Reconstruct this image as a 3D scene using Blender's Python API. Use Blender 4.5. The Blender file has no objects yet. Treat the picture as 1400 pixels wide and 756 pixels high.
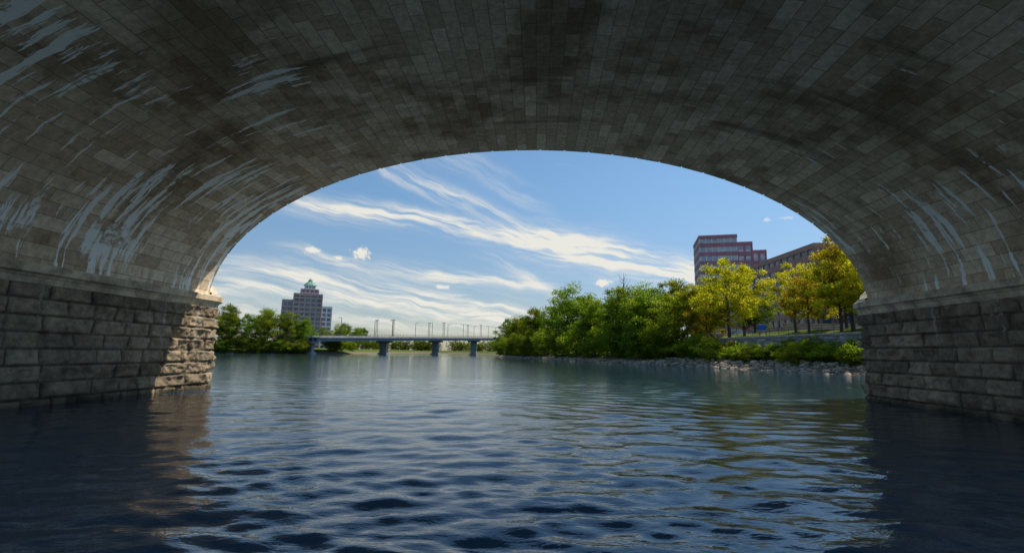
import bpy, math, numpy as np, random
from mathutils import Vector, Matrix
random.seed(7)
rng = np.random.default_rng(11)
scene = bpy.context.scene
COL = scene.collection
scene.view_settings.view_transform = 'Standard'
scene.view_settings.look = 'None'
scene.view_settings.exposure = 0
R_ = math.radians

# ------------------------------------------------------------------ helpers
def link(o, parent=None):
    COL.objects.link(o)
    if parent is not None:
        o.parent = parent
    return o

def empty(name, loc=(0, 0, 0), rz=0.0):
    o = bpy.data.objects.new(name, None)
    o.location = loc
    o.rotation_euler = (0, 0, rz)
    o.empty_display_size = 1
    return link(o)

def fast_mesh(name, verts, faces, uvs=None, smooth=True, mats=(), midx=None, attrs=None):
    verts = np.asarray(verts, dtype=np.float32)
    faces = np.asarray(faces, dtype=np.int32)
    m, k = faces.shape
    me = bpy.data.meshes.new(name)
    me.vertices.add(len(verts))
    me.vertices.foreach_set('co', verts.ravel())
    me.loops.add(m * k)
    me.loops.foreach_set('vertex_index', faces.ravel())
    me.polygons.add(m)
    me.polygons.foreach_set('loop_start', np.arange(m, dtype=np.int32) * k)
    for mt in mats:
        me.materials.append(mt)
    if midx is not None:
        me.polygons.foreach_set('material_index', np.asarray(midx, dtype=np.int32))
    me.update(calc_edges=True)
    me.polygons.foreach_set('use_smooth', np.full(m, smooth, dtype=bool))
    if uvs is not None:
        ul = me.uv_layers.new(name='UVMap')
        ul.data.foreach_set('uv', np.asarray(uvs, dtype=np.float32)[faces.ravel()].ravel())
    if attrs:
        for an, av in attrs.items():
            at = me.attributes.new(an, 'FLOAT', 'POINT')
            at.data.foreach_set('value', np.asarray(av, dtype=np.float32))
    me.update()
    return me

def grid_faces(ny, nx, flip=False):
    i = np.arange(ny - 1)[:, None]
    j = np.arange(nx - 1)[None, :]
    a = (i * nx + j).ravel()
    f = np.stack([a, a + 1, a + nx + 1, a + nx], 1)
    return f[:, ::-1] if flip else f

def boxes(name, lst, mat, parent=None, bevel=0.0):
    V, F = [], []
    base = np.array([[0,1,3,2],[4,6,7,5],[0,4,5,1],[2,3,7,6],[0,2,6,4],[1,5,7,3]])
    for n, (x0, x1, y0, y1, z0, z1) in enumerate(lst):
        for x in (x0, x1):
            for y in (y0, y1):
                for z in (z0, z1):
                    V.append((x, y, z))
        F.append(base + 8 * n)
    me = fast_mesh(name, np.array(V), np.concatenate(F), smooth=False, mats=(mat,))
    o = bpy.data.objects.new(name, me)
    link(o, parent)
    if bevel > 0:
        b = o.modifiers.new('bevel', 'BEVEL'); b.width = bevel; b.segments = 2
    return o

def _h(ix, iy, iz, s):
    v = np.sin(ix * 127.1 + iy * 311.7 + iz * 74.7 + s * 19.19) * 43758.5453
    return v - np.floor(v)

def vnoise(x, y, z=0.0, s=0):
    x = np.asarray(x, float); y = np.asarray(y, float); z = np.asarray(z, float) + 0 * x
    ix, iy, iz = np.floor(x), np.floor(y), np.floor(z)
    fx, fy, fz = x - ix, y - iy, z - iz
    fx = fx * fx * (3 - 2 * fx); fy = fy * fy * (3 - 2 * fy); fz = fz * fz * (3 - 2 * fz)
    r = 0
    for dx in (0, 1):
        for dy in (0, 1):
            for dz in (0, 1):
                w = (fx if dx else 1 - fx) * (fy if dy else 1 - fy) * (fz if dz else 1 - fz)
                r = r + w * _h(ix + dx, iy + dy, iz + dz, s)
    return r

def fbm(x, y, z=0.0, s=0, o=4):
    a, t, n = .5, 0, 0
    for i in range(o):
        t = t + a * vnoise(x * 2 ** i, y * 2 ** i, np.asarray(z) * 2 ** i, s + i); n += a; a *= .5
    return t / n

def sst(a, b, x):
    t = np.clip((np.asarray(x, float) - a) / (b - a), 0, 1)
    return t * t * (3 - 2 * t)

# ---- node helpers
class NT:
    def __init__(self, tree):
        self.t = tree
    def n(self, typ, ins=None, **props):
        nd = self.t.nodes.new(typ)
        for k, v in props.items():
            setattr(nd, k, v)
        if ins:
            for k, v in ins.items():
                self.put(nd.inputs[k], v)
        return nd
    def put(self, sock, v):
        if isinstance(v, bpy.types.NodeSocket):
            self.t.links.new(v, sock)
        elif isinstance(v, (tuple, list)):
            if sock.type == 'RGBA' and len(v) == 3:
                v = (*v, 1)
            sock.default_value = v
        else:
            sock.default_value = v
    def m(self, op, a, b=None, c=None, clamp=False):
        nd = self.t.nodes.new('ShaderNodeMath'); nd.operation = op; nd.use_clamp = clamp
        for i, v in enumerate((a, b, c)):
            if v is not None:
                self.put(nd.inputs[i], v)
        return nd.outputs[0]
    def mix(self, f, a, b, blend='MIX'):
        nd = self.t.nodes.new('ShaderNodeMix'); nd.data_type = 'RGBA'; nd.blend_type = blend
        self.put(nd.inputs[0], f); self.put(nd.inputs[6], a); self.put(nd.inputs[7], b)
        return nd.outputs[2]
    def step(self, x, a, b, c=0.0, d=1.0):
        nd = self.n('ShaderNodeMapRange', interpolation_type='SMOOTHSTEP')
        for i, v in enumerate((x, a, b, c, d)):
            self.put(nd.inputs[i], v)
        return nd.outputs[0]
    def vec(self, x, y, z=0.0):
        nd = self.n('ShaderNodeCombineXYZ', {0: x, 1: y, 2: z})
        return nd.outputs[0]
    def noise(self, vec, scale, detail=4, rough=.55, dist=0.0, out='Fac'):
        nd = self.n('ShaderNodeTexNoise', {'Vector': vec, 'Scale': scale, 'Detail': detail, 'Roughness': rough, 'Distortion': dist})
        return nd.outputs[out]
    def sep(self, v):
        nd = self.n('ShaderNodeSeparateXYZ', {0: v}); return nd.outputs

def material(name):
    mt = bpy.data.materials.new(name); mt.use_nodes = True
    nt = mt.node_tree; nt.nodes.clear()
    N = NT(nt)
    out = N.n('ShaderNodeOutputMaterial')
    return mt, N, out

def principled(N, out, col, rough=.8, normal=None, spec=.3, **kw):
    ins = {'Base Color': col, 'Roughness': rough, 'Specular IOR Level': spec}
    if normal is not None:
        ins['Normal'] = normal
    ins.update(kw)
    b = N.n('ShaderNodeBsdfPrincipled', ins)
    N.t.links.new(b.outputs[0], out.inputs[0])
    return b

def diffuse(N, out, col, normal=None):
    ins = {'Color': col}
    if normal is not None:
        ins['Normal'] = normal
    b = N.n('ShaderNodeBsdfDiffuse', ins)
    N.t.links.new(b.outputs[0], out.inputs[0])
    return b

def simple_mat(name, col, rough=.7, var=.25, scale=1.0, spec=.3, bump=.0, **kw):
    mt, N, out = material(name)
    tc = N.n('ShaderNodeTexCoord').outputs['Object']
    f = N.noise(tc, scale, 5, .65)
    k = N.step(f, .3, .7, 1 - var, 1 + var)
    c = N.mix(1.0, (*col, 1), N.vec(k, k, k), 'MULTIPLY')
    nrm = None
    if bump > 0:
        nrm = N.n('ShaderNodeBump', {'Strength': bump, 'Distance': .05, 'Height': N.noise(tc, scale * 6, 3, .6)}).outputs[0]
    principled(N, out, c, rough, nrm, spec, **kw)
    return mt

# ------------------------------------------------------------------ materials
def mat_intrados():
    mt, N, out = material('vault_stone')
    uv = N.n('ShaderNodeUVMap').outputs[0]
    s = N.sep(uv); u, v = s[0], s[1]
    br = N.n('ShaderNodeTexBrick', {'Vector': uv, 'Color1': (0, 0, 0), 'Color2': (1, 1, 1), 'Mortar': (.5, .5, .5),
             'Scale': 1.0, 'Mortar Size': .012, 'Mortar Smooth': .3, 'Bias': 0.0, 'Brick Width': 1.12, 'Row Height': .45},
             offset=.43, offset_frequency=2)
    rnd = N.n('ShaderNodeSeparateColor', {0: br.outputs[0]}).outputs[0]
    mort = br.outputs['Fac']
    fine = N.noise(uv, 5.0, 5, .7)
    big = N.noise(uv, .17, 4, .62, .4)
    mid = N.noise(N.vec(N.m('MULTIPLY', u, .9), N.m('MULTIPLY', v, .45)), .9, 4, .6)
    rp = N.m('POWER', rnd, 1.3)
    c = N.mix(rp, (.60, .435, .285, 1), (.90, .72, .51, 1))
    st = N.step(N.m('ADD', N.m('MULTIPLY', big, .62), N.m('MULTIPLY', mid, .38)), .40, .54)
    c = N.mix(st, N.mix(1.0, c, (.52, .48, .44, 1), 'MULTIPLY'), c)
    k = N.step(fine, .25, .75, .72, 1.15)
    c = N.mix(1.0, c, N.vec(k, k, k), 'MULTIPLY')
    # lime streaks running down the haunches
    TOT = 36.5
    left = N.step(v, 17.0, 4.5)
    right = N.m('MULTIPLY', N.step(v, TOT - 12, TOT - 2.5), .78)
    haunch = N.m('MAXIMUM', left, right)
    uw = N.m('ADD', u, N.m('MULTIPLY', mid, .5))
    sn = N.noise(N.vec(N.m('MULTIPLY', uw, 3.4), N.m('MULTIPLY', v, .26)), 1.0, 5, .66)
    pn = N.noise(N.vec(N.m('MULTIPLY', u, .25), N.m('MULTIPLY', v, .25), 5.0), 1.0, 3, .5)
    thr = N.m('SUBTRACT', .815, N.m('ADD', N.m('MULTIPLY', haunch, .215), N.m('MULTIPLY', N.step(pn, .38, .62), .12)))
    stk = N.step(N.m('SUBTRACT', sn, thr), -.005, .03)
    brk = N.step(N.m('ADD', rnd, N.m('MULTIPLY', fine, 1.3)), .55, .85)
    stk = N.m('MULTIPLY', stk, N.m('MULTIPLY', brk, .95))
    dk = N.noise(N.vec(N.m('MULTIPLY', u, 1.3), N.m('MULTIPLY', v, .12), 9.0), 1.0, 3, .5)
    c = N.mix(N.m('MULTIPLY', N.step(dk, .60, .70), .4), c, (.12, .10, .08, 1))
    c = N.mix(N.m('MULTIPLY', mort, .65), c, (.14, .11, .08, 1))
    c = N.mix(stk, c, (.97, .95, .88, 1))
    hgt = N.m('ADD', N.m('MULTIPLY', fine, .35), N.m('SUBTRACT', N.m('MULTIPLY', rnd, .3), mort))
    b = N.n('ShaderNodeBump', {'Strength': .5, 'Distance': .03, 'Height': hgt}).outputs[0]
    diffuse(N, out, c, b)
    return mt

def mat_pier():
    mt, N, out = material('rockface_granite')
    tone = N.n('ShaderNodeAttribute', attribute_name='tone').outputs['Fac']
    gro = N.n('ShaderNodeAttribute', attribute_name='groove').outputs['Fac']
    pos = N.n('ShaderNodeTexCoord').outputs['Object']
    z = N.sep(pos)[2]
    f = N.noise(pos, 3.5, 6, .72)
    f2 = N.noise(pos, .6, 4, .6)
    c = N.mix(tone, (.19, .145, .10, 1), (.38, .295, .20, 1))
    k = N.step(N.m('ADD', N.m('MULTIPLY', f, .6), N.m('MULTIPLY', f2, .4)), .32, .68, .5, 1.4)
    c = N.mix(1.0, c, N.vec(k, k, k), 'MULTIPLY')
    c = N.mix(N.m('MULTIPLY', N.step(gro, .9, .0), .75), c, (.05, .042, .035, 1))
    wet = N.step(N.m('ADD', z, N.m('MULTIPLY', f2, .6)), .75, .25)
    c = N.mix(N.m('MULTIPLY', wet, .75), c, (.035, .032, .02, 1))
    sx = N.sep(pos)
    run = N.noise(N.vec(N.m('MULTIPLY', sx[0], 1.2), N.m('MULTIPLY', sx[1], 1.6), N.m('MULTIPLY', z, .12)), 1.4, 3, .5)
    runm = N.m('MULTIPLY', N.m('MULTIPLY', N.step(run, .63, .72), N.step(z, 1.0, 3.2)), N.step(f, .35, .55))
    c = N.mix(N.m('MULTIPLY', runm, .6), c, (.62, .58, .50, 1))
    b = N.n('ShaderNodeBump', {'Strength': .9, 'Distance': .05, 'Height': f}).outputs[0]
    diffuse(N, out, c, b)
    return mt

def mat_water():
    mt, N, out = material('river_water')
    pos = N.n('ShaderNodeNewGeometry').outputs['Position']
    s = N.sep(pos)
    v1 = N.vec(N.m('MULTIPLY', s[0], .5), s[1])
    n1 = N.noise(v1, 3.6, 4, .6, .3)
    n2 = N.noise(v1, .9, 4, .55, .2)
    dist = N.m('SQRT', N.m('ADD', N.m('MULTIPLY', s[0], s[0]), N.m('MULTIPLY', s[1], s[1])))
    far = N.step(dist, 15., 90.)
    h = N.m('ADD', N.m('MULTIPLY', n1, .019), N.m('MULTIPLY', n2, N.m('ADD', .012, N.m('MULTIPLY', far, .038))))
    b = N.n('ShaderNodeBump', {'Strength': 1.0, 'Distance': 1.0, 'Height': h}).outputs[0]
    principled(N, out, (.014, .042, .066, 1), .03, b, .5, IOR=1.5)
    return mt

def mat_leaf(name, dark, light, trans, tmix=.42):
    mt, N, out = material(name)
    tone = N.n('ShaderNodeAttribute', attribute_name='tone').outputs['Fac']
    orn = N.n('ShaderNodeObjectInfo').outputs['Random']
    c = N.mix(tone, (*dark, 1), (*light, 1))
    hs = N.n('ShaderNodeHueSaturation', {'Hue': N.step(orn, 0., 1., .484, .514), 'Saturation': 1.0, 'Value': N.step(orn, 0., 1., .8, 1.25), 'Color': c}).outputs[0]
    d = N.n('ShaderNodeBsdfDiffuse', {'Color': hs})
    tcol = N.mix(1.0, hs, (*trans, 1), 'MULTIPLY')
    t = N.n('ShaderNodeBsdfTranslucent', {'Color': tcol})
    mx = N.n('ShaderNodeMixShader', {0: tmix, 1: d.outputs[0], 2: t.outputs[0]})
    N.t.links.new(mx.outputs[0], out.inputs[0])
    return mt

def mat_terrain():
    mt, N, out = material('grass_and_soil')
    pos = N.n('ShaderNodeNewGeometry').outputs['Position']
    z = N.sep(pos)[2]
    f = N.noise(pos, .25, 5, .65); f2 = N.noise(pos, 3., 4, .7)
    g = N.mix(f2, (.045, .085, .016, 1), (.12, .16, .035, 1))
    g = N.mix(N.step(f, .5, .7), g, (.18, .16, .07, 1))
    soil = N.mix(f2, (.12, .095, .065, 1), (.25, .20, .15, 1))
    k = N.step(N.m('ADD', z, N.m('MULTIPLY', f, 1.0)), 1.0, 1.7)
    c = N.mix(k, soil, g)
    diffuse(N, out, c)
    return mt

def mat_wall():
    mt, N, out = material('grey_block_wall')
    uv = N.n('ShaderNodeUVMap').outputs[0]
    br = N.n('ShaderNodeTexBrick', {'Vector': uv, 'Color1': (.22, .21, .195), 'Color2': (.42, .40, .37), 'Mortar': (.09, .085, .08),
             'Scale': 1.0, 'Mortar Size': .02, 'Brick Width': .9, 'Row Height': .38})
    f = N.noise(uv, 1.5, 5, .65)
    k = N.step(f, .3, .7, .65, 1.25)
    c = N.mix(1.0, br.outputs[0], N.vec(k, k, k), 'MULTIPLY')
    b = N.n('ShaderNodeBump', {'Strength': .6, 'Distance': .03, 'Height': N.m('SUBTRACT', f, br.outputs['Fac'])}).outputs[0]
    diffuse(N, out, c, b)
    return mt

def mat_glass(name, a, b_, rough=.12):
    mt, N, out = material(name)
    pos = N.n('ShaderNodeTexCoord').outputs['Object']
    v = N.n('ShaderNodeTexWhiteNoise', noise_dimensions='3D')
    sn = N.n('ShaderNodeVectorMath', {0: pos, 1: (3.0, 3.0, 3.6)}, operation='SNAP').outputs[0]
    N.t.links.new(sn, v.inputs['Vector'])
    c = N.mix(v.outputs[0], (*a, 1), (*b_, 1))
    principled(N, out, c, rough, None, .8)
    return mt

M_VAULT = mat_intrados(); M_PIER = mat_pier(); M_WATER = mat_water(); M_TERR = mat_terrain(); M_WALL = mat_wall()
M_LEDGE = simple_mat('dressed_granite', (.52, .41, .28), .85, .45, 1.6, bump=.6)
M_CAP = simple_mat('cap_granite', (.58, .49, .36), .85, .25, 1.5, bump=.4)
M_FACE = simple_mat('spandrel_granite', (.33, .28, .22), .85, .3, .8, bump=.4)
M_ROCK = simple_mat('riprap_stone', (.38, .30, .225), .9, .4, .9)
M_BARK = simple_mat('bark', (.085, .065, .047), .9, .3, 3.0)
M_CONC = simple_mat('bridge_concrete', (.25, .255, .26), .85, .25, .3)
M_STEEL = simple_mat('painted_girder', (.11, .17, .24), .5, .15, .3)
M_POLE = simple_mat('dark_metal', (.06, .065, .07), .5, .1, 1.)
M_BRICK = simple_mat('mauve_brick', (.42, .19, .26), .85, .12, .5)
M_BRICK2 = simple_mat('rose_brick', (.45, .33, .34), .85, .12, .5)
M_BRICK3 = simple_mat('brown_red_brick', (.42, .235, .22), .85, .12, .5)
M_TRIM = simple_mat('pale_precast', (.72, .66, .70), .8, .1, .5)
M_COPPER = simple_mat('verdigris_copper', (.17, .32, .25), .6, .2, .5)
M_GLASS = mat_glass('window_glass', (.035, .05, .10), (.12, .18, .30))
M_GLASS2 = mat_glass('pale_window_glass', (.22, .28, .42), (.62, .68, .80), .35)
M_GLASS3 = mat_glass('dark_window_glass', (.05, .06, .10), (.16, .19, .28), .2)
M_SIGN = simple_mat('blue_sign_paint', (.03, .12, .42), .5, .05, 1.)
M_LEAF = mat_leaf('leaf_green', (.062, .105, .012), (.235, .29, .032), (2.0, 1.9, .8), .45)
M_LEAFD = mat_leaf('leaf_deep_green', (.045, .088, .014), (.165, .225, .03), (2.0, 1.9, .8), .45)
M_LEAFY = mat_leaf('leaf_yellow_green', (.22, .20, .016), (.54, .46, .04), (1.5, 1.5, .7), .55)
M_LEAFL = mat_leaf('leaf_lime', (.13, .155, .015), (.36, .37, .04), (1.6, 1.6, .7), .5)

# ------------------------------------------------------------------ camera, light
cam = bpy.data.cameras.new('camera'); camo = bpy.data.objects.new('camera', cam); link(camo)
cam.sensor_width = 36; cam.lens = 660 / 1400 * 36
cam.clip_start = .05; cam.clip_end = 20000
camo.matrix_world = Matrix.Translation((0, 0, 1.84)) @ Matrix.Rotation(R_(90 + 8.95), 4, 'X') @ Matrix.Rotation(R_(.85), 4, 'Z')
scene.camera = camo

SUN_EL, SUN_AZ = 56.0, 67.0   # azimuth clockwise from +Y
sd = Vector((math.sin(R_(SUN_AZ)) * math.cos(R_(SUN_EL)), math.cos(R_(SUN_AZ)) * math.cos(R_(SUN_EL)), math.sin(R_(SUN_EL))))
sl = bpy.data.lights.new('sun', 'SUN'); sl.energy = 5.0; sl.angle = R_(.5); sl.color = (1.0, .93, .80)
so = bpy.data.objects.new('sun', sl); link(so); so.location = sd * 200
so.rotation_euler = sd.to_track_quat('Z', 'Y').to_euler()

# ------------------------------------------------------------------ sky
w = bpy.data.worlds.new('World'); scene.world = w; w.use_nodes = True
w.node_tree.nodes.clear(); W = NT(w.node_tree)
sky = W.n('ShaderNodeTexSky', sky_type='NISHITA', sun_disc=False, sun_elevation=R_(SUN_EL), sun_rotation=R_(SUN_AZ),
          air_density=1.0, dust_density=.5, ozone_density=2.0)
d = W.n('ShaderNodeTexCoord').outputs['Generated']
dn = W.sep(d)
A = W.m('MULTIPLY', W.m('ARCTAN2', dn[0], dn[1]), 57.2958)
E = W.m('MULTIPLY', W.m('ARCSINE', dn[2]), 57.2958)
AE = W.vec(A, E)
warp = W.m('MULTIPLY', W.m('SUBTRACT', W.noise(AE, .10, 3, .6), .5), 3.2)
Ew = W.m('ADD', E, warp)
filA = W.noise(W.vec(W.m('MULTIPLY', A, .075), W.m('ADD', W.m('MULTIPLY', Ew, .95), W.m('MULTIPLY', A, .16))), 1.0, 5, .66, .3)
filB = W.noise(W.vec(W.m('MULTIPLY', A, .09), W.m('ADD', W.m('MULTIPLY', Ew, .9), W.m('MULTIPLY', A, .40)), 7.), 1.0, 5, .66, .3)
def streak(p0, p1, p2, wd, strength, fil):
    co = np.polyfit([p0[0], p1[0], p2[0]], [p0[1], p1[1], p2[1]], 2)
    c = W.m('ADD', W.m('MULTIPLY', W.m('ADD', W.m('MULTIPLY', A, float(co[0])), float(co[1])), A), float(co[2]))
    dd = W.m('SUBTRACT', Ew, c)
    q = W.m('DIVIDE', dd, wd)
    g = W.m('EXPONENT', W.m('MULTIPLY', W.m('MULTIPLY', q, q), -1.0))
    ends = W.m('MULTIPLY', W.step(A, p0[0] - 5, p0[0] + 5), W.step(A, p2[0] + 4, p2[0] - 3))
    r = W.m('MULTIPLY', g, ends)
    r = W.m('MULTIPLY', r, W.step(fil, .36, .68, .08, 1.3))
    return W.m('MULTIPLY', r, strength)
dens = None
for st in [((-29, 16.0), (-9, 14.8), (22, 8.8), 1.05, 1.0, filA),
           ((-19, 22.0), (-6, 17.3), (9, 11.5), 1.1, .75, filB),
           ((-14, 24.0), (-2, 20.0), (4, 16.0), 1.6, .22, filB),
           ((2, 13.0), (12, 11.0), (24, 8.2), 1.9, .95, filA),
           ((-24, 10.2), (-12, 9.3), (3, 8.0), .8, .85, filA),
           ((-34, 8.6), (-18, 7.4), (2, 5.0), 1.0, .9, filA),
           ((-36, 6.0), (-16, 5.6), (0, 3.6), .8, .8, filA),
           ((-36, 3.6), (-12, 3.2), (6, 3.0), 1.3, .6, filA),
           ((-2, 11.0), (2, 9.0), (6, 6.0), .8, .5, filB)]:
    s_ = streak(*st)
    dens = s_ if dens is None else W.m('ADD', dens, s_)
dens = W.m('ADD', dens, W.m('MULTIPLY', W.step(filA, .60, .82), .15))
pn = W.noise(AE, 1.3, 4, .65)
for (a, e, ra, re, k) in [(-22.9, 10.8, 1.1, .5, .9), (-17.7, 10.9, 1.3, .9, 1.1), (-20, 10.2, .6, .3, .6), (-8.2, 7.5, 1.0, .4, .8), (10.8, 8.2, 1.2, .7, 1.0), (28.5, 14.2, .5, .3, .5), (30.3, 14.2, .7, .25, .4)]:
    qa = W.m('DIVIDE', W.m('SUBTRACT', A, a), ra); qe = W.m('DIVIDE', W.m('SUBTRACT', E, e), re)
    q = W.m('ADD', W.m('MULTIPLY', qa, qa), W.m('MULTIPLY', qe, qe))
    g = W.m('EXPONENT', W.m('MULTIPLY', q, -1.0))
    dens = W.m('ADD', dens, W.m('MULTIPLY', W.step(W.m('ADD', g, W.m('MULTIPLY', W.m('SUBTRACT', pn, .5), 1.8)), .45, .95), k))
dens = W.m('MULTIPLY', dens, W.step(E, 0.0, 3.0))
dens = W.m('MINIMUM', dens, .92)
hz = W.step(E, 22.0, -2.0, .98, .62)
hr = W.step(E, 20.0, 0.0, .74, .92)
skyb = W.mix(1.0, sky.outputs[0], W.vec(W.m('MULTIPLY', hz, hr), W.m('MULTIPLY', hz, .90), W.m('MULTIPLY', hz, .93)), 'MULTIPLY')
skyc = W.mix(dens, skyb, (5.8, 5.6, 5.0, 1))
bg = W.n('ShaderNodeBackground', {'Color': skyc, 'Strength': .15})
wo = W.n('ShaderNodeOutputWorld'); w.node_tree.links.new(bg.outputs[0], wo.inputs[0])

# ------------------------------------------------------------------ terrain
POLY = np.array([(45,-900),(43,-50),(40,20),(37,51),(32.8,73),(28.4,100),(20.5,132),(10,166),(-6,205),(-7,240),(3,300),(0,420),
                 (-30,452),(-80,462),(-96,420),(-88,300),(-80,235),(-87,214),(-126,198),(-165,170),(-185,60),(-180,-50),(-180,-900)], float)
def sdist(x, y):
    x = np.asarray(x, float); y = np.asarray(y, float)
    best = np.full(x.shape, 1e18); ins = np.zeros(x.shape, bool)
    n = len(POLY)
    for i in range(n):
        ax, ay = POLY[i]; bx, by = POLY[(i + 1) % n]
        ex, ey = bx - ax, by - ay
        t = np.clip(((x - ax) * ex + (y - ay) * ey) / (ex * ex + ey * ey), 0, 1)
        best = np.minimum(best, (x - ax - t * ex) ** 2 + (y - ay - t * ey) ** 2)
        c = ((ay > y) != (by > y)) & (x < (bx - ax) * (y - ay) / (by - ay + 1e-12) + ax)
        ins ^= c
    dd = np.sqrt(best)
    return np.where(ins, -dd, dd)
def ground(x, y):
    x = np.asarray(x, float); y = np.asarray(y, float)
    dd = sdist(x, y) + (fbm(x * .15, y * .15, 0, 3) - .5) * 1.2
    z = np.interp(dd, [-8, -1, 0, 4], [-2.5, -.35, 0, 1.5])
    r = sst(125, 95, y) * (x > 0)
    zr = np.interp(dd, [4, 6.9, 8.0, 16, 60], [0, .3, 3.2, 4.7, 5.0])
    zl = np.interp(dd, [4, 16, 60], [0, 1.2, 1.5])
    z = z + zr * r + zl * (1 - r)
    z = z + (fbm(x * .3, y * .3, 0, 9) - .5) * .35 * sst(0, 3, dd)
    return z
def gz(x, y):
    return float(ground(np.array([x]), np.array([y]))[0])
def axis(c, half, step, grow, lim):
    p = list(np.arange(0, half, step)); s = step
    while p[-1] < lim:
        s *= grow; p.append(p[-1] + s)
    p = np.array(p)
    return np.concatenate([c - p[:0:-1], c + p])
gx = axis(20, 45, 1.1, 1.035, 7000); gy = axis(75, 75, 1.1, 1.035, 7000)
GX, GY = np.meshgrid(gx, gy)
GZ = ground(GX, GY)
me = fast_mesh('ground', np.stack([GX, GY, GZ], -1).reshape(-1, 3), grid_faces(len(gy), len(gx)), mats=(M_TERR,))
link(bpy.data.objects.new('ground', me))

# ------------------------------------------------------------------ water
def grow_axis(start, s0, k, lim):
    p = [start]
    while p[-1] < lim:
        p.append(p[-1] + s0 + k * (p[-1] - start))
    return np.array(p)
yf = grow_axis(3.0, .035, .0082, 470)
yb = 3.0 - grow_axis(0, .2, .05, 900)[1:][::-1]
wy = np.concatenate([yb, yf])
xp = grow_axis(0, .05, .012, 260)
wx = np.concatenate([-xp[:0:-1], xp])
WX, WY = np.meshgrid(wx, wy)
sx = np.gradient(wx)[None, :]; sy = np.gradient(wy)[:, None]
sp = np.maximum(sx * .7, sy)
wxx = WX + 1.2 * (fbm(WX * .12, WY * .12, 0, 31, 2) - .5) * 3
wyy = WY + 1.2 * (fbm(WX * .12, WY * .12, 0, 47, 2) - .5) * 3
WZ = np.zeros_like(WX)
patch = .45 + 1.0 * fbm(WX * .09, WY * .16, 0, 77, 2)
rw = np.random.default_rng(5)
NW = 54
for i in range(NW):
    lam = .20 * (1.7 / .20) ** (rw.random())
    th = rw.normal(R_(80), R_(34))
    slope = .105 * math.sqrt(2 / NW) * (1.15 if lam < .9 else .8)
    amp = slope * lam / (2 * math.pi)
    k = 2 * math.pi / lam
    ph = rw.random() * 6.28
    arg = k * (math.cos(th) * wxx + math.sin(th) * wyy) + ph
    fade = np.clip((lam / sp - 3) / 4, 0, 1)
    WZ += amp * fade * (np.sin(arg) + .18 * np.sin(2 * arg + .6))
WZ *= patch
me = fast_mesh('river_water', np.stack([WX, WY, WZ], -1).reshape(-1, 3), grid_faces(len(wy), len(wx)), mats=(M_WATER,))
link(bpy.data.objects.new('river_water', me))

# ------------------------------------------------------------------ stone arch bridge
BR = empty('stone_arch_bridge', (0, 0, 0), R_(-3.0))
CX = -0.45; HA = 15.0; RISE = 7.35; SPR = 4.05; PH = 2.0; Y0, Y1 = 8.3, 21.8; TOP = 13.6
PITCH = 2 * (HA + PH)
centres = [CX + PITCH * k for k in (-4, -3, -2, -1, 0, 1)]
na = 181
th = np.linspace(math.pi, 0, na)
for n, c in enumerate(centres):
    ex = c + HA * np.cos(th); ez = SPR + RISE * np.sin(th)
    arc = np.concatenate([[0], np.cumsum(np.hypot(np.diff(ex), np.diff(ez)))])
    ys = np.linspace(Y0, Y1, 40)
    X = np.repeat(ex[None], 40, 0); Z = np.repeat(ez[None], 40, 0); Y = np.repeat(ys[:, None], na, 1)
    rad = (fbm(Y * .35, np.repeat(arc[None], 40, 0) * .35, 0, 5) - .5) * .05
    X = X + rad * np.cos(th)[None]; Z = Z + rad * np.sin(th)[None]
    UV = np.stack([Y + n * 7.3, np.repeat(arc[None], 40, 0)], -1)
    me = fast_mesh('vault', np.stack([X, Y, Z], -1).reshape(-1, 3), grid_faces(40, na, True), uvs=UV.reshape(-1, 2), mats=(M_VAULT,))
    link(bpy.data.objects.new('vault_%d' % n, me), BR)
xs0, xs1 = centres[0] - HA - PH, centres[-1] + HA + PH
V = []; F = []
def quad(a, b, c_, d_):
    i = len(V); V.extend([a, b, c_, d_]); F.append((i, i + 1, i + 2, i + 3))
for c in centres:
    for i in range(na - 1):
        xa, xb = c + HA * math.cos(th[i]), c + HA * math.cos(th[i + 1])
        za, zb = SPR + RISE * math.sin(th[i]), SPR + RISE * math.sin(th[i + 1])
        for yy in (Y0, Y1):
            quad((xa, yy, za), (xb, yy, zb), (xb, yy, TOP), (xa, yy, TOP))
for k in range(-4, 3):
    xc = CX + PITCH * (k - .5)
    for yy in (Y0, Y1):
        quad((xc - PH, yy, SPR - 1), (xc + PH, yy, SPR - 1), (xc + PH, yy, TOP), (xc - PH, yy, TOP))
quad((xs0 - 60, Y0, TOP), (xs1 + 60, Y0, TOP), (xs1 + 60, Y1, TOP), (xs0 - 60, Y1, TOP))
for yy in (Y0, Y1):
    quad((xs0 - 60, yy, -3), (xs0, yy, -3), (xs0, yy, TOP), (xs0 - 60, yy, TOP))
    quad((xs1, yy, -3), (xs1 + 60, yy, -3), (xs1 + 60, yy, TOP), (xs1, yy, TOP))
quad((xs0, Y0, -3), (xs0, Y1, -3), (xs0, Y1, TOP), (xs0, Y0, TOP))
quad((xs1, Y0, -3), (xs1, Y1, -3), (xs1, Y1, TOP), (xs1, Y0, TOP))
me = fast_mesh('spandrel_walls', np.array(V), np.array(F), smooth=False, mats=(M_FACE,))
link(bpy.data.objects.new('spandrel_walls', me), BR)
V = []; F = []
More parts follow.
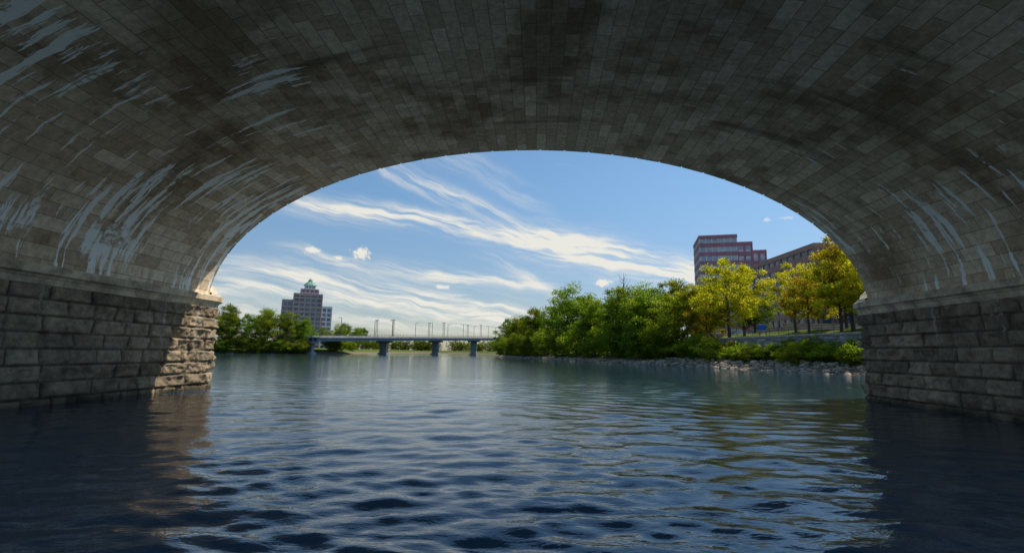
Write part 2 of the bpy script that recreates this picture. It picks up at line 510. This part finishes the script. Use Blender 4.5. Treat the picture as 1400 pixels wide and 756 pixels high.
for c in centres:
    nv = 41
    tt = np.linspace(math.pi, 0, nv + 1)
    for i in range(nv):
        a0, a1 = tt[i] - .002, tt[i + 1] + .002
        for (ya, yb_) in ((Y1 - .05, Y1 + .12), (Y0 - .12, Y0 + .05)):
            b0 = len(V)
            for a in (a0, a1):
                for rr in (0.015, .85):
                    for yy in (ya, yb_):
                        V.append((c + (HA + rr) * math.cos(a), yy, SPR + (RISE + rr) * math.sin(a)))
            F += [tuple(b0 + q for q in f) for f in ((0,1,3,2),(4,6,7,5),(0,4,5,1),(2,3,7,6),(0,2,6,4),(1,5,7,3))]
me = fast_mesh('voussoir_rings', np.array(V), np.array(F), smooth=False, mats=(M_LEDGE,))
link(bpy.data.objects.new('voussoir_rings', me), BR)
boxes('parapets', [(xs0 - 60, xs1 + 60, Y1 - .5, Y1 + .35, TOP + .003, TOP + 1.15), (xs0 - 60, xs1 + 60, Y0 - .35, Y0 + .5, TOP + .003, TOP + 1.15)], M_FACE, BR)
boxes('cornices', [(xs0 - 60, xs1 + 60, Y1 + .003, Y1 + .5, TOP - .45, TOP), (xs0 - 60, xs1 + 60, Y0 - .5, Y0 - .003, TOP - .45, TOP)], M_LEDGE, BR)

def pier_path(xc, ds, off=0.0):
    r = PH + off; P = []; Nn = []
    L = Y1 - Y0
    nl = int(L / ds); nc = max(8, int(math.pi * r / ds))
    for y in np.linspace(Y0, Y1, nl, endpoint=False):
        P.append((xc - r, y)); Nn.append((-1, 0))
    for a in np.linspace(math.pi, 0, nc, endpoint=False):
        P.append((xc + r * math.cos(a), Y1 + r * math.sin(a))); Nn.append((math.cos(a), math.sin(a)))
    for y in np.linspace(Y1, Y0, nl, endpoint=False):
        P.append((xc + r, y)); Nn.append((1, 0))
    for a in np.linspace(0, -math.pi, nc + 1):
        P.append((xc + r * math.cos(a), Y0 + r * math.sin(a))); Nn.append((math.cos(a), math.sin(a)))
    P = np.array(P); Nn = np.array(Nn)
    s = np.concatenate([[0], np.cumsum(np.hypot(*np.diff(P, axis=0).T))])
    return P, Nn, s

CH = .51
for k in range(-4, 3):
    xc = CX + PITCH * (k - .5)
    main = k in (0, 1)
    ds = .045 if main else .4
    P, Nn, s = pier_path(xc, ds)
    zz = np.linspace(-1.0, 3.80, int(4.8 / (.042 if main else .3)))
    S, Z = np.meshgrid(s, zz)
    PX = np.repeat(P[None, :, 0], len(zz), 0); PY = np.repeat(P[None, :, 1], len(zz), 0)
    row = np.floor((Z + 1.32) / CH); fz = (Z + 1.32) - row * CH
    bl = .85 + .5 * _h(row, 0, 0, 3)
    sh = _h(row, 1, 0, 8) * 3
    jw = (vnoise(S * .4, row * 7.7, 0, 13) - .5) * .9
    u = (S + sh + jw) / bl; col = np.floor(u); fs = (u - col) * bl
    de = np.minimum(np.minimum(fs, bl - fs), np.minimum(fz, CH - fz))
    gr = sst(.0, .06, de)
    rb = _h(row, col, k + 10, 1); rt = _h(row, col, k + 10, 2) - .5; ru = _h(row, col, k + 10, 4) - .5
    dm = gr * (.02 + .06 * rb + .10 * rt * (fs / bl - .5) * 2 + .12 * ru * (fz / CH - .5) * 2)
    rough = fbm(PX * 2.1 + rb * 9, PY * 2.1, Z * 2.6 + row, 21, 5) - .42
    fac = np.abs(fbm(PX * 1.6, PY * 1.6 + rb * 5, Z * 2.2, 61, 4) - .5)
    endr = .85 + .7 * sst(4.5, 1.0, Y1 - PY)
    dm = dm + gr * endr * (.28 * rough + .34 * fac)
    X = PX + Nn[None, :, 0] * dm; Y = PY + Nn[None, :, 1] * dm
    me = fast_mesh('pier_masonry', np.stack([X, Y, Z], -1).reshape(-1, 3), grid_faces(len(zz), len(s), True), mats=(M_PIER,),
                   attrs={'tone': np.clip(rb * .9 + .05 + .4 * rough, 0, 1).ravel(), 'groove': gr.ravel()})
    link(bpy.data.objects.new('pier_masonry_%d' % (k + 4), me), BR)
    prof = [(0.0, 3.70), (.10, 3.72), (.13, 3.90), (.17, 3.94), (.19, 3.98), (.30, 4.04), (.31, 4.26), (.27, 4.30), (-.25, 4.33)]
    P, Nn, s = pier_path(xc, .35)
    V = np.array([[(p[0] + q[0] * o, p[1] + q[1] * o, z) for p, q in zip(P, Nn)] for o, z in prof])
    V[..., 2] += (vnoise(V[..., 0] * 2, V[..., 1] * 2, V[..., 2] * 3, 4) - .5) * .02
    V[..., 0] += (vnoise(V[..., 0] * 0, V[..., 1] * 2.5, V[..., 2] * 3, 14) - .5) * .03
    me = fast_mesh('springing_ledge', V.reshape(-1, 3), grid_faces(len(prof), len(P), True), smooth=False, mats=(M_LEDGE,))
    link(bpy.data.objects.new('springing_ledge_%d' % (k + 4), me), BR)
    cp = [(2.08, 4.29), (2.10, 4.42), (1.98, 4.46), (1.90, 4.68), (1.6, 4.96), (1.1, 5.14), (.5, 5.24), (0.01, 5.26)]
    for sgn, yy in ((1, Y1 + .14), (-1, Y0 - .14)):
        a = np.linspace(0, math.pi, 25)
        V = np.array([[(xc + r * math.cos(t), yy + sgn * (r * math.sin(t)), z) for t in a] for r, z in cp])
        me = fast_mesh('cutwater_cap', V.reshape(-1, 3), grid_faces(len(cp), 25), smooth=True, mats=(M_CAP,))
        link(bpy.data.objects.new('cutwater_cap_%d_%s' % (k + 4, 'n' if sgn > 0 else 's'), me), BR)

# ------------------------------------------------------------------ far road bridge
FB = empty('girder_road_bridge', (-88, 213, 0), math.atan2(46.8, 20.4))
SLP = 4.6 / 153; ZD = 7.7
def tilt_boxes(name, lst, mat):
    o = boxes(name, lst, mat, FB)
    me = o.data
    co = np.empty(len(me.vertices) * 3, np.float32); me.vertices.foreach_get('co', co); co = co.reshape(-1, 3)
    co[:, 2] += co[:, 0] * SLP
    me.vertices.foreach_set('co', co.ravel()); me.update()
    return o
S0, S1 = -1, 330
tilt_boxes('deck', [(S0, S1, -6.5, 6.5, ZD - .75, ZD - .4)], M_CONC)
tilt_boxes('barriers', [(S0, S1, -6.5, -6.2, ZD - .397, ZD + .25), (S0, S1, 6.2, 6.5, ZD - .397, ZD + .25)], M_CONC)
tilt_boxes('girders', [(S0, S1, y - .25, y + .25, ZD - 2.2, ZD - .753) for y in (-5.3, -2.7, 0, 2.7, 5.3)], M_STEEL)
tilt_boxes('railing', [(x, x + .08, y, y + .08, ZD + .25, ZD + 1.0) for x in np.arange(S0, S1, 3.) for y in (-6.4, 6.32)] +
           [(S0, S1, y, y + .08, ZD + 1.0, ZD + 1.07) for y in (-6.4, 6.32)], M_POLE)
pl = []; fl = []
for i in range(0, 7):
    s_ = i * 51.0; top = ZD - 2.22 + s_ * SLP
    pl += [(s_ - .9, s_ + .9, -2.2, 2.2, -2, top - 1.1), (s_ - 1.1, s_ + 1.1, -4.6, 4.6, top - 1.1 + .003, top)]
    fl += [(s_ - 1.5, s_ + 1.5, -3, 3, -2, .8)]
boxes('piers', pl, M_CONC, FB, .12)
boxes('pier_footings', fl, M_CONC, FB, .2)
ll = []
for x in np.arange(12, 320, 38):
    for y, sg in ((-6.0, 1), (6.0, -1)):
        ll += [(x - .09, x + .09, y - .09, y + .09, ZD, ZD + 8.5), (x - .06, x + .06, min(y, y + sg * 1.8), max(y, y + sg * 1.8), ZD + 8.5, ZD + 8.62),
               (x - .18, x + .18, min(y + sg * 1.3, y + sg * 2.0), max(y + sg * 1.3, y + sg * 2.0), ZD + 8.36, ZD + 8.5)]
tilt_boxes('lamp_posts', ll, M_POLE)
# steel lattice masts standing over the river piers
lm = []
for x in (51, 102, 153):
    for y in (-5.9, -4.9, 4.9, 5.9):
        lm.append((x - .08, x + .08, y - .08, y + .08, ZD, ZD + 8.8))
    for yy in (-5.4, 5.4):
        for q in range(8):
            lm.append((x - .05, x + .05, yy - .5, yy + .5, ZD + 1.0 + q, ZD + 1.1 + q))
        lm.append((x - .3, x + .3, yy - 1.1, yy + 1.1, ZD + 8.8, ZD + 9.0))
tilt_boxes('lattice_masts', lm, M_POLE)

# ------------------------------------------------------------------ buildings
def storey_block(par, tag, x0, x1, y0, y1, z0, z1, fh, bay, wall, glass, bandf=.42, pierw=.7, parap=1.2, trim=None):
    boxes(tag + '_glazing', [(x0, x1, y0, y1, z0, z1)], glass, par)
    bl_ = []; z = z0
    while z < z1 - fh * .5:
        bl_.append((x0 - .3, x1 + .3, y0 - .3, y1 + .3, z, z + fh * bandf)); z += fh
    bl_.append((x0 - .35, x1 + .35, y0 - .35, y1 + .35, z1 - .2, z1 + parap))
    boxes(tag + '_bands', bl_, wall, par)
    vl = []
    nx_ = max(1, round((x1 - x0) / bay)); ny_ = max(1, round((y1 - y0) / bay))
    for i in range(nx_ + 1):
        x = x0 + (x1 - x0) * i / nx_
        vl += [(x - pierw / 2, x + pierw / 2, y0 - .22, y0 + .1, z0, z1), (x - pierw / 2, x + pierw / 2, y1 - .1, y1 + .22, z0, z1)]
    for i in range(ny_ + 1):
        y = y0 + (y1 - y0) * i / ny_
        vl += [(x0 - .24, x0 + .1, y - pierw / 2, y + pierw / 2, z0, z1), (x1 - .1, x1 + .24, y - pierw / 2, y + pierw / 2, z0, z1)]
    boxes(tag + '_piers', vl, trim or wall, par)

T1 = empty('apartment_tower', (-137, 322, 1.5), R_(24))
storey_block(T1, 'main', -8, 9, -8, 8, 0, 35.4, 3.0, 3.4, M_BRICK2, M_GLASS, .40, .9)
storey_block(T1, 'west_wing', -14.5, -8.5, -7, 7, 0, 31, 3.0, 3.0, M_BRICK2, M_GLASS, .40, .8)
storey_block(T1, 'east_wing', 9.5, 15.5, -7, 7, 0, 27.5, 3.0, 3.0, M_TRIM, M_GLASS, .4, .9)
storey_block(T1, 'penthouse', -4, 6.5, -5.5, 5.5, 36.7, 39.3, 2.6, 2.7, M_BRICK2, M_GLASS, .4, .9, .5)
storey_block(T1, 'upper_penthouse', -1.8, 4.4, -3.4, 3.4, 39.9, 42.3, 2.4, 2.0, M_TRIM, M_GLASS, .4, .6, .4)
V = []; F = []
for r, z in ((4.3, 42.71), (4.1, 43.1), (2.5, 44.8), (1.5, 45.3), (1.4, 46.3), (.9, 46.9), (.1, 47.6)):
    for i in range(9):
        a = math.pi / 8 + i * math.pi / 4
        V.append((1.3 + r * math.cos(a) * 1.02, r * math.sin(a), z))
me = fast_mesh('copper_roof', np.array(V), grid_faces(7, 9), smooth=False, mats=(M_COPPER,))
link(bpy.data.objects.new('copper_roof', me), T1)
boxes('copper_hips', [(-3.9, 6.4, -5.4, 5.4, 39.803, 39.95)], M_COPPER, T1)

T2 = empty('brick_office_tower', (92, 200, 5.0), R_(-14))
storey_block(T2, 'main', -13, 1, -9, 9, 0, 44.4, 3.7, 2.4, M_BRICK, M_GLASS2, .42, .45, 1.2, M_TRIM)
storey_block(T2, 'step_1', 1.6, 7, -7, 8, 0, 41.6, 3.7, 2.7, M_BRICK, M_GLASS2, .46, .7, 1.2)
storey_block(T2, 'step_2', 7.6, 12.5, -5, 7, 0, 38.4, 3.7, 2.5, M_BRICK, M_GLASS2, .46, .7, 1.2)
boxes('roof_plant', [(-9, -3, -3, 5, 45.7, 47.0)], M_BRICK, T2)
T3 = empty('brick_office_building', (80, 125, 5.0), 0)
storey_block(T3, 'main', 0, 36, 0, 33, 0, 25.5, 3.7, 3.3, M_BRICK3, M_GLASS3, .46, .9, 1.2)
storey_block(T3, 'south_wing', 4, 36, -16, -.7, 0, 21.8, 3.7, 3.3, M_BRICK3, M_GLASS3, .46, .9, 1.2)

# ------------------------------------------------------------------ retaining wall, railing
def offset_path(pts, n=60):
    pts = np.array(pts, float); s = np.concatenate([[0], np.cumsum(np.hypot(*np.diff(pts, axis=0).T))])
    t = np.linspace(0, s[-1], n)
    return np.stack([np.interp(t, s, pts[:, 0]), np.interp(t, s, pts[:, 1])], 1), t
wp, wt = offset_path([(49, 10), (47, 25), (43.6, 52), (39.5, 73.5), (36.2, 92), (40.5, 94)], 90)
tang = np.gradient(wp, axis=0); tang /= np.linalg.norm(tang, axis=1)[:, None]
nor = np.stack([-tang[:, 1], tang[:, 0]], 1)
RW = empty('retaining_wall')
prof = [(.12, .3), (.0, 4.75)]
V = np.array([[(p[0] + q[0] * o, p[1] + q[1] * o, z) for p, q in zip(wp, nor)] for o, z in prof])
UV = np.array([[(t, z) for t in wt] for o, z in prof])
me = fast_mesh('wall_face', V.reshape(-1, 3), grid_faces(2, len(wp), True), uvs=UV.reshape(-1, 2), smooth=True, mats=(M_WALL,))
link(bpy.data.objects.new('wall_face', me), RW)
prof = [(.08, 4.752), (.08, 4.98), (-.55, 5.0), (-.55, 4.2)]
V = np.array([[(p[0] + q[0] * o, p[1] + q[1] * o, z) for p, q in zip(wp, nor)] for o, z in prof])
me = fast_mesh('coping', V.reshape(-1, 3), grid_faces(4, len(wp), True), smooth=False, mats=(M_LEDGE,))
link(bpy.data.objects.new('coping', me), RW)

def tube(path, radii, sides=6):
    path = np.asarray(path, float); n = len(path)
    t = np.gradient(path, axis=0); t /= np.linalg.norm(t, axis=1)[:, None] + 1e-9
    ref = np.array([0.3, .95, .1]) if abs(t[0][1]) < .8 else np.array([1., 0, 0])
    a = np.cross(t, ref); a /= np.linalg.norm(a, axis=1)[:, None] + 1e-9
    b = np.cross(t, a)
    ang = np.linspace(0, 2 * math.pi, sides + 1)
    V = path[:, None] + np.asarray(radii)[:, None, None] * (a[:, None] * np.cos(ang)[None, :, None] + b[:, None] * np.sin(ang)[None, :, None])
    return V.reshape(-1, 3), grid_faces(n, sides + 1)
def join(parts):
    VV, FF, o = [], [], 0
    for v, f in parts:
        VV.append(v); FF.append(f + o); o += len(v)
    return np.concatenate(VV), np.concatenate(FF)
parts = []
for i in range(0, len(wp), 2):
    p = wp[i] - nor[i] * .25
    parts.append(tube([(p[0], p[1], 4.95), (p[0], p[1], 6.05)], [.03, .03], 4))
for zz_ in (5.35, 5.7, 6.05):
    parts.append(tube([(p[0] - q[0] * .25, p[1] - q[1] * .25, zz_) for p, q in zip(wp, nor)], [.025] * len(wp), 4))
v, f = join(parts)
link(bpy.data.objects.new('metal_railing', fast_mesh('metal_railing', v, f, mats=(M_POLE,))))
SG = empty('park_sign', (39.9, 77.0, 5.0), R_(-60))
boxes('posts', [(-.6, -.52, -.05, .05, -.5, 1.9), (.52, .6, -.05, .05, -.5, 1.9)], M_POLE, SG)
boxes('panel', [(-.7, .7, -.09, -.055, .9, 1.8)], M_SIGN, SG)
boxes('panel_border', [(-.75, .75, -.085, -.06, 1.8, 1.87), (-.75, .75, -.085, -.06, .83, .9)], M_TRIM, SG)
boxes('garden_wall', [(47.5, 66, 84, 84.5, 5.0, 7.4), (47.3, 66.2, 83.9, 84.6, 7.403, 7.6)], M_BRICK2)

# ------------------------------------------------------------------ riprap
import bmesh
def ico(sub):
    bm = bmesh.new(); bmesh.ops.create_icosphere(bm, subdivisions=sub, radius=1)
    v = np.array([x.co[:] for x in bm.verts]); f = np.array([[q.index for q in p.verts] for p in bm.faces]); bm.free(); return v, f
iv, iff = ico(2)
bank = np.array([(42,5),(40,20),(37,51),(32.8,73),(28.4,100),(20.5,132),(10,166),(-6,205)], float)
bs = np.concatenate([[0], np.cumsum(np.hypot(*np.diff(bank, axis=0).T))])
parts = []
for i in range(2300):
    t = rng.random() ** 1.25 * bs[-1]
    x = np.interp(t, bs, bank[:, 0]); y = np.interp(t, bs, bank[:, 1])
    off = rng.uniform(-.9, 3.2)
    if y > 100: off = rng.uniform(-.7, 1.2)
    x += off * .97 + rng.normal(0, .1); y += off * .2
    sz = rng.uniform(.12, .38) * (1.7 if rng.random() < .12 else 1)
    z = gz(x, y) + sz * .15
    c = rng.random(3) * 50
    q = iv * (1 + .55 * (vnoise(iv[:, 0] * 1.3 + c[0], iv[:, 1] * 1.3 + c[1], iv[:, 2] * 1.3 + c[2]) - .5))[:, None]
    for _ in range(5):
        nn = rng.normal(size=3); nn /= np.linalg.norm(nn); dd = q @ nn; lim = rng.uniform(.55, .8)
        q = q - nn[None] * np.maximum(dd - lim, 0)[:, None]
    q = q * np.array([rng.uniform(.9, 1.5), rng.uniform(.8, 1.2), rng.uniform(.55, .85)]) * sz
    a = rng.random() * 6.28; ca, sa = math.cos(a), math.sin(a)
    q = np.stack([q[:, 0] * ca - q[:, 1] * sa, q[:, 0] * sa + q[:, 1] * ca, q[:, 2]], 1)
    parts.append((q + np.array([x, y, z]), iff))
v, f = join(parts)
link(bpy.data.objects.new('riprap_rocks', fast_mesh('riprap_rocks', v, f, smooth=False, mats=(M_ROCK,))))

# ------------------------------------------------------------------ vegetation
def leaves(C, size, r, up=.5):
    n = len(C)
    nn = r.normal(size=(n, 3)); nn /= np.linalg.norm(nn, axis=1)[:, None]; nn[:, 2] += up
    nn /= np.linalg.norm(nn, axis=1)[:, None]
    a = np.cross(nn, r.normal(size=(n, 3))); a /= np.linalg.norm(a, axis=1)[:, None] + 1e-9
    b = np.cross(nn, a)
    s = size * r.uniform(.6, 1.3, n)[:, None]
    V = np.stack([C + a * s, C + b * s * .6, C - a * s, C - b * s * .6], 1).reshape(-1, 3)
    return V, np.arange(n * 4).reshape(-1, 4)

def tree_mesh(name, H, R, base, seed, leafmat, nclump=70, per=150, leaf=.2, crad=.2, droop=0.0, trunk=True, rpow=.45):
    r = np.random.default_rng(seed)
    cz = (base + H) / 2; hz = (H - base) / 2
    nl = 7
    lob = r.normal(size=(nl, 3)); lob /= np.linalg.norm(lob, axis=1)[:, None]
    lw = r.uniform(-.3, .45, nl)
    C = []
    while len(C) < nclump:
        dct = r.normal(size=3); dct /= np.linalg.norm(dct)
        rad = r.random() ** rpow
        g = 1 + sum(wi * max(0, float(dct @ li)) ** 3 for wi, li in zip(lw, lob))
        taper = 1.0 - .22 * max(0, dct[2])
        p = np.array([dct[0] * R * rad * g * taper, dct[1] * R * rad * g * taper, cz + dct[2] * hz * rad * (.85 + .15 * g)])
        if p[2] < base * .8: continue
        C.append(p)
    C = np.array(C)
    parts, mi, tone = [], [], []
    if trunk:
        tp = [(0, 0, -.5)]; x = y = 0
        for i in range(1, 7):
            x += r.normal(0, .12); y += r.normal(0, .12); tp.append((x, y, (H * .82) * i / 6))
        tp = np.array(tp); r0 = H * .016
        tr = np.linspace(r0 * 1.3, r0 * .25, 7)
        parts.append(tube(tp, tr, 8))
        pick = r.permutation(len(C))[:min(len(C), 34)]
        for ci in pick:
            tgt = C[ci]
            h0 = max(base * .55, min(tgt[2] - .25 * math.hypot(tgt[0], tgt[1]) - H * .08, H * .75))
            st_ = np.array([np.interp(h0, tp[:, 2], tp[:, 0]), np.interp(h0, tp[:, 2], tp[:, 1]), h0])
            mid_ = st_ * .45 + tgt * .55 + np.array([0, 0, -.04 * H]) + r.normal(0, .2, 3)
            rr = np.interp(h0, tp[:, 2], tr) * .45
            parts.append(tube([st_, (st_ + mid_) / 2 + r.normal(0, .08, 3), mid_, tgt], [rr, rr * .75, rr * .5, rr * .15], 5))
    nt_ = sum(len(p[1]) for p in parts)
    for p in parts: tone.append(np.zeros(len(p[0])))
    for c in C:
        n = int(per * r.uniform(.5, 1.4))
        dct = r.normal(size=(n, 3)); dct /= np.linalg.norm(dct, axis=1)[:, None]
        cr = crad * R * r.uniform(.6, 1.4)
        rad = r.random(n) ** .5
        P = c + dct * (cr * rad)[:, None] * np.array([1.2, 1.2, .7])
        P += r.normal(0, .03 * R, (n, 3))
        if droop: P[:, 2] -= droop * r.random(n) ** 2 * R
        v, f = leaves(P, leaf, r)
        parts.append((v, f))
        ct = r.uniform(.05, .8)
        tone.append(np.repeat(np.clip(ct + .2 * dct[:, 2] + r.normal(0, .16, n), 0, 1), 4))
    v, f = join(parts)
    mi = np.ones(len(f), int); mi[:nt_] = 0
    return fast_mesh(name, v, f, smooth=False, mats=(M_BARK, leafmat), midx=mi, attrs={'tone': np.concatenate(tone)})

G = [tree_mesh('green_tree_mesh_%d' % i, 16, 5.4 + .5 * (i % 2), 3.2, 100 + i, M_LEAF if i % 2 else M_LEAFD, 90, 130, .20, .21) for i in range(4)]
YT = [tree_mesh('locust_mesh_%d' % i, 13, 4.5, 2.8, 200 + i, M_LEAFY, 110, 110, .14, .16, rpow=.4) for i in range(3)]
YG = tree_mesh('yellowgreen_mesh', 14, 4.6, 3.0, 230, M_LEAFL, 85, 120, .17, .19)
SH = [tree_mesh('shrub_mesh_%d' % i, 4.0, 2.6, .0, 300 + i, M_LEAF if i != 1 else M_LEAFL, 46, 100, .13, .27, trunk=False) for i in range(3)]
BUSH = [tree_mesh('bank_tree_mesh_%d' % i, 10, 5.0, .3, 320 + i, M_LEAF, 90, 140, .19, .22, droop=.18) for i in range(2)]

def place(name, mesh, x, y, H, h0, rz=None, sxy=1.0, z=None):
    s = H / h0
    o = bpy.data.objects.new(name, mesh); link(o)
    o.location = (x, y, (gz(x, y) if z is None else z) - .1)
    o.scale = (s * sxy, s * sxy, s)
    o.rotation_euler = (0, 0, random.random() * 6.28 if rz is None else rz)
    return o
for i, (x, y, H, m) in enumerate([(-1, 214, 15, 0), (3, 200, 15, 1), (12, 210, 17, 2), (9, 186, 17.5, 3), (15, 178, 18, 1), (18, 155, 22.5, 1), (25, 160, 19, 2),
                     (23, 134, 16.5, 3), (30, 138, 17, 0), (27.5, 120, 17.5, 3), (34, 122, 17, 1), (31.5, 110, 16.0, 1), (38, 112, 16, 3), (46, 118, 15, 0), (55, 110, 14, 2),
                     (6, 230, 16, 2), (30, 190, 18, 0), (45, 150, 16, 1)]):
    place('deciduous_tree', G[m], x, y, H, 16)
for (x, y, H) in [(33.5, 99, 13.5), (36, 95, 14.2), (42, 101, 13), (29.5, 112, 14)]:
    place('lime_green_tree', YG, x, y, H, 14)
for i, (x, y, H) in enumerate([(38.6, 86, 15.5), (42.3, 88, 13.5), (36.8, 91, 12), (45.3, 77, 11.2), (43.0, 70, 9.5), (45.6, 64.5, 14.0), (49.5, 66, 12.5), (44.2, 60, 9.0), (43.6, 64, 11.0), (52, 75, 12), (56, 88, 10.5)]):
    place('honey_locust_tree', YT[i % 3], x, y, H, 13)
for i, (x, y, H) in enumerate([(-4, 207, 8), (2, 192, 8), (7.5, 179, 9), (12.5, 167, 9.5), (16.5, 156, 10), (19.5, 146, 10), (22.5, 136, 10.5), (25.0, 126, 10), (27.5, 117, 9.5), (29.6, 109, 8.5), (31.3, 101, 7.5)]):
    place('bank_tree', BUSH[i % 2], x, y, H, 10, sxy=1.15)
for i in range(62):
    t = rng.uniform(30, bs[-1] * .5)
    x = np.interp(t, bs, bank[:, 0]); y = np.interp(t, bs, bank[:, 1])
    o_ = rng.uniform(2.6, 5.8)
    hh = rng.uniform(1.6, 2.9) if y < 78 else rng.uniform(2.2, 4.4)
    place('shrub', SH[i % 3], x + o_, y + o_ * .2, hh, 4.0, sxy=1.25)
for i in range(10):
    t = rng.uniform(bs[-1] * .8, bs[-1])
    x = np.interp(t, bs, bank[:, 0]); y = np.interp(t, bs, bank[:, 1])
    place('shrub', SH[i % 3], x + 1.5, y + .4, rng.uniform(2, 3), 4.0, sxy=1.3)
lb = [(-84, 226, 10), (-91, 214, 14), (-97, 211, 18), (-96, 226, 15), (-104, 208, 18), (-111, 205, 16), (-110, 218, 18), (-118, 202, 17), (-126, 200, 19.5), (-133, 196, 17), (-125, 214, 19), (-141, 192, 19),
      (-150, 188, 18), (-140, 208, 18), (-160, 188, 19), (-175, 178, 19), (-92, 262, 14), (-96, 280, 15), (-95, 300, 14), (-100, 320, 15), (-97, 250, 11), (-105, 345, 15)]
for i, (x, y, H) in enumerate(lb):
    place('deciduous_tree', G[(i * 3 + 1) % 4], x, y, H, 16, sxy=.9)
for i, (x, y) in enumerate([(-90, 210.5), (-95, 211), (-99, 209), (-105, 206), (-112, 203), (-119, 201), (-127, 198), (-134, 194), (-142, 188), (-150, 182), (-158, 177), (-84, 232), (-88, 250), (-90, 275)]):
    place('bank_tree', BUSH[i % 2], x, y, rng.uniform(5.5, 8.5), 10, sxy=1.2)
parts = []
r = np.random.default_rng(4)
tp = np.array([(0, 0, -.5), (.1, 0, 5), (.3, .2, 10), (.2, .3, 15), (.5, .1, 20)])
parts.append(tube(tp, [.25, .2, .15, .1, .03], 6))
for i in range(22):
    h = r.uniform(9, 18.5); a = r.random() * 6.28; L = r.uniform(1.5, 3.8) * (1 - (h - 9) / 16)
    p0 = np.array([np.interp(h, tp[:, 2], tp[:, 0]), np.interp(h, tp[:, 2], tp[:, 1]), h])
    d1 = np.array([math.cos(a), math.sin(a), 1.0]) * L
    parts.append(tube([p0, p0 + d1 * .5 + r.normal(0, .15, 3), p0 + d1 + np.array([0, 0, .5])], [.06, .04, .015], 4))
v, f = join(parts)
o = bpy.data.objects.new('bare_tree', fast_mesh('bare_tree', v, f, mats=(M_BARK,))); link(o); o.location = (27, 117, 1.5)

r = np.random.default_rng(9)
line = np.array([(-420, 300), (-300, 380), (-180, 430), (-110, 470), (-60, 478), (0, 470), (60, 440), (180, 330), (300, 200)], float)
ls = np.concatenate([[0], np.cumsum(np.hypot(*np.diff(line, axis=0).T))])
P = []
for i in range(330):
    t = r.random() * ls[-1]
    x = np.interp(t, ls, line[:, 0]) + r.normal(0, 4); y = np.interp(t, ls, line[:, 1]) + abs(r.normal(0, 9))
    H = r.uniform(9, 15); n = 240
    dct = r.normal(size=(n, 3)); dct /= np.linalg.norm(dct, axis=1)[:, None]
    q = dct * (r.random(n) ** .4)[:, None] * np.array([H * .42, H * .42, H * .5])
    q[:, 2] += H * .5 + .8
    P.append(q + np.array([x, y, 0]))
P = np.concatenate(P)
v, f = leaves(P, .75, r)
tn = np.repeat(np.clip(fbm(P[:, 0] * .15, P[:, 1] * .15, P[:, 2] * .3, 3) + r.normal(0, .12, len(P)), 0, 1), 4)
me = fast_mesh('distant_tree_line', v, f, smooth=False, mats=(M_LEAFD,), attrs={'tone': tn})
link(bpy.data.objects.new('distant_tree_line', me))
print('verts water', len(WX.ravel()))
